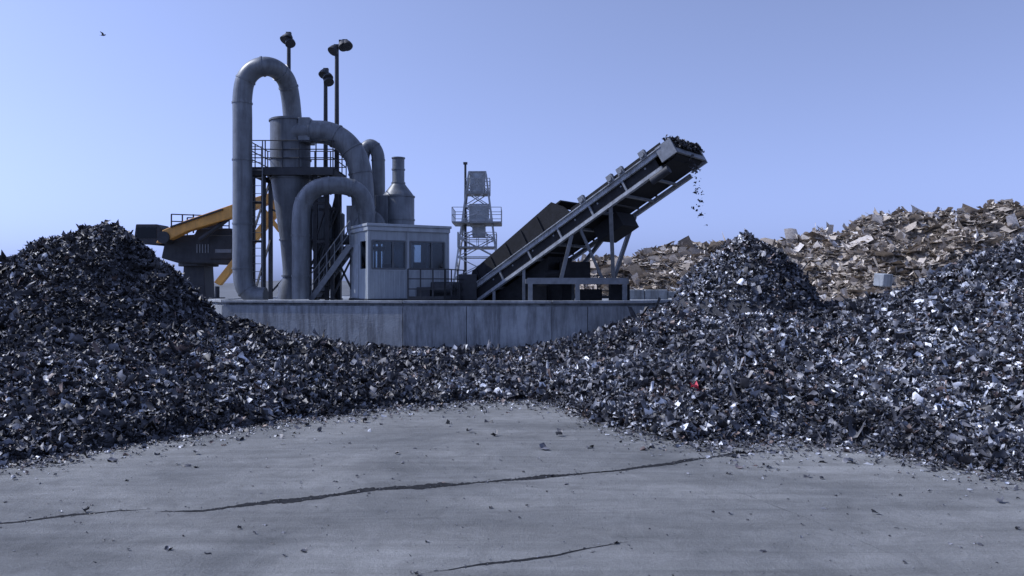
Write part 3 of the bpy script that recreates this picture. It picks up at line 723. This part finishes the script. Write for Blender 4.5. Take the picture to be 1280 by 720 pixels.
mb.box((sx(200),37.4,sz(300)),(.9,.3,.25)); mb.obj("cab",M_mach,mh_,bevel=0.04)
mb=MB(); mb.box((sx(177),36.69,sz(290)),(.9,.012,.5)); mb.obj("cab_windows",M_dglass,mh_)
mb=MB()
for v in (266,275):
    mb.beam((sx(206),36.9,sz(v)),(sx(262),36.9,sz(v+2)),.05); mb.beam((sx(206),38.7,sz(v)),(sx(262),38.7,sz(v+2)),.05)
for u in (206,220,234,248,262):
    mb.beam((sx(u),36.9,sz(290)),(sx(u),36.9,sz(266)),.05); mb.beam((sx(u),38.7,sz(290)),(sx(u),38.7,sz(266)),.05)
mb.box((sx(245),37.8,sz(281)),(.9,1,.3)); mb.cyl((sx(256),37.6,sz(284)),(sx(256),37.6,sz(268)),.08,n=10)
mb.obj("walkway_railing",M_steel,mh_)
mb=MB(); mb.prism([(sx(196),sz(304)),(sx(204),sz(288)),(sx(232),sz(276)),(sx(290),sz(256)),(sx(345),sz(239)),(sx(349),sz(246)),(sx(344),sz(251)),(sx(292),sz(272)),(sx(235),sz(289)),(sx(206),sz(303))],36.1,36.6)
mb.obj("boom",M_orange,mh_,bevel=0.03)
mb=MB(); mb.prism([(sx(340),sz(245)),(sx(352),sz(252)),(sx(347),sz(268)),(sx(275),sz(357)),(sx(267),sz(353)),(sx(333),sz(270))],36.2,36.5)
mb.prism([(sx(326),sz(262)),(sx(330),sz(258)),(sx(352),sz(286)),(sx(349),sz(291))],36.15,36.05); mb.obj("stick",M_orange,mh_,bevel=0.03)
mb=MB(); mb.cyl((sx(248),36.35,sz(300)),(sx(285),36.35,sz(272)),.11,n=12); mb.cyl((sx(285),36.35,sz(272)),(sx(305),36.35,sz(262)),.06,n=12)
mb.cyl((sx(344),36.0,sz(247)),(sx(344),36.7,sz(247)),.16,n=16)
mb.cyl((sx(206),36.0,sz(297)),(sx(206),36.7,sz(297)),.28,n=16); mb.beam((sx(215),36.05,sz(284)),(sx(280),36.05,sz(262)),.07); mb.obj("hydraulic_cylinders",M_steel,mh_,smooth=True)
mb=MB(); gx,gz=sx(270),sz(358); mb.cyl((gx,36.35,gz),(gx,36.35,gz-.5),.1,n=10); mb.cyl((gx,36.35,gz-.5),(gx,36.35,gz-.8),.35,n=16)
for k_ in range(5):
    t=2*math.pi*k_/5; ca,sa=math.cos(t),math.sin(t)
    mb.ring_path([(gx+ca*.3,36.35+sa*.3,gz-.75),(gx+ca*.6,36.35+sa*.6,gz-1.05),(gx+ca*.55,36.35+sa*.55,gz-1.5),(gx+ca*.12,36.35+sa*.12,gz-1.8)],[.12,.13,.09,.02],8)
mb.obj("grapple",M_steel,mh_,smooth=True)

# ------------------------------------------------------------------ bird
D=58; b0=at(129,44,D); bd=empty("bird",b0); mb=MB()
mb.ring_path([b0+Vector((-.17,0,0)),b0+Vector((-.1,0,.01)),b0,b0+Vector((.1,0,.0)),b0+Vector((.16,0,.03)),b0+Vector((.21,0,.02))],[.02,.045,.06,.04,.03,.006],10)
mb.obj("body",M_steel,bd,smooth=True)
mb=MB()
for s_ in (-1,1):
    vs=[b0+Vector(p) for p in [(.07,.02*s_,.02),(-.07,.02*s_,.02),(.09,.16*s_,.12),(-.06,.16*s_,.11),(-.02,.36*s_,.16),(-.08,.33*s_,.15)]]
    mb.add(vs,[(0,1,3,2),(2,3,5,4)])
mb.add([b0+Vector(p) for p in [(-.14,.0,0),(-.27,-.05,.0),(-.27,.05,.0)]],[(0,1,2)])
mb.obj("wings_and_tail",M_steel,bd)

# ------------------------------------------------------------------ distant rise
xs=np.arange(-260,261,4.0); ys=np.linspace(110,170,8); XX,YY=np.meshgrid(xs,ys)
HH=np.sin((YY-110)/60*math.pi)*(3.2+1.6*fbm(XX*0.03,YY*0.03,4))-.1
V=np.stack([XX.ravel(),YY.ravel(),HH.ravel()],-1); nx=len(xs); ny=len(ys)
ii,jj=np.meshgrid(np.arange(nx-1),np.arange(ny-1)); a=(jj*nx+ii).ravel(); Q=np.stack([a,a+1,a+nx+1,a+nx],-1)
np_obj("hills",V,Q,None,M_hill)

# ------------------------------------------------------------------ light
EL=math.radians(44); AZ=math.radians(-82)
sd=Vector((math.sin(AZ)*math.cos(EL),math.cos(AZ)*math.cos(EL),math.sin(EL)))
w=bpy.data.worlds.new("World"); bpy.context.scene.world=w; w.use_nodes=True
nt=w.node_tree; N=nt.nodes; Lk=nt.links; bg=N["Background"]
sk=N.new("ShaderNodeTexSky"); sk.sky_type='NISHITA'; sk.sun_disc=False; sk.sun_elevation=EL; sk.sun_rotation=AZ
sk.air_density=1.0; sk.dust_density=2.2; sk.ozone_density=2.0
bw=N.new("ShaderNodeRGBToBW"); Lk.new(sk.outputs[0],bw.inputs[0])
pw=N.new("ShaderNodeMath"); pw.operation='POWER'; pw.inputs[1].default_value=0.85; Lk.new(bw.outputs[0],pw.inputs[0])
col=N.new("ShaderNodeVectorMath"); col.operation='SCALE'; col.inputs[0].default_value=(1.40,1.86,3.65); Lk.new(pw.outputs[0],col.inputs["Scale"])
mx=N.new("ShaderNodeMix"); mx.data_type='RGBA'; mx.inputs[0].default_value=0.84
Lk.new(sk.outputs[0],mx.inputs[6]); Lk.new(col.outputs[0],mx.inputs[7]); Lk.new(mx.outputs[2],bg.inputs[0]); bg.inputs[1].default_value=0.10
ld=bpy.data.lights.new("sun",'SUN'); ld.energy=3.2; ld.angle=math.radians(0.5); ld.color=(1.0,0.985,0.96)
lo=bpy.data.objects.new("sun",ld); lo.rotation_euler=sd.to_track_quat('Z','Y').to_euler(); bpy.context.scene.collection.objects.link(lo)

cam=bpy.data.cameras.new("camera"); cam.lens=28; cam.sensor_width=36; cam.clip_end=5000
co=bpy.data.objects.new("camera",cam); co.location=(0,0,CAMH); co.rotation_euler=(math.pi/2,0,0)
bpy.context.scene.collection.objects.link(co); bpy.context.scene.camera=co
vs_=bpy.context.scene.view_settings; vs_.view_transform='Standard'; vs_.look='None'; vs_.exposure=0
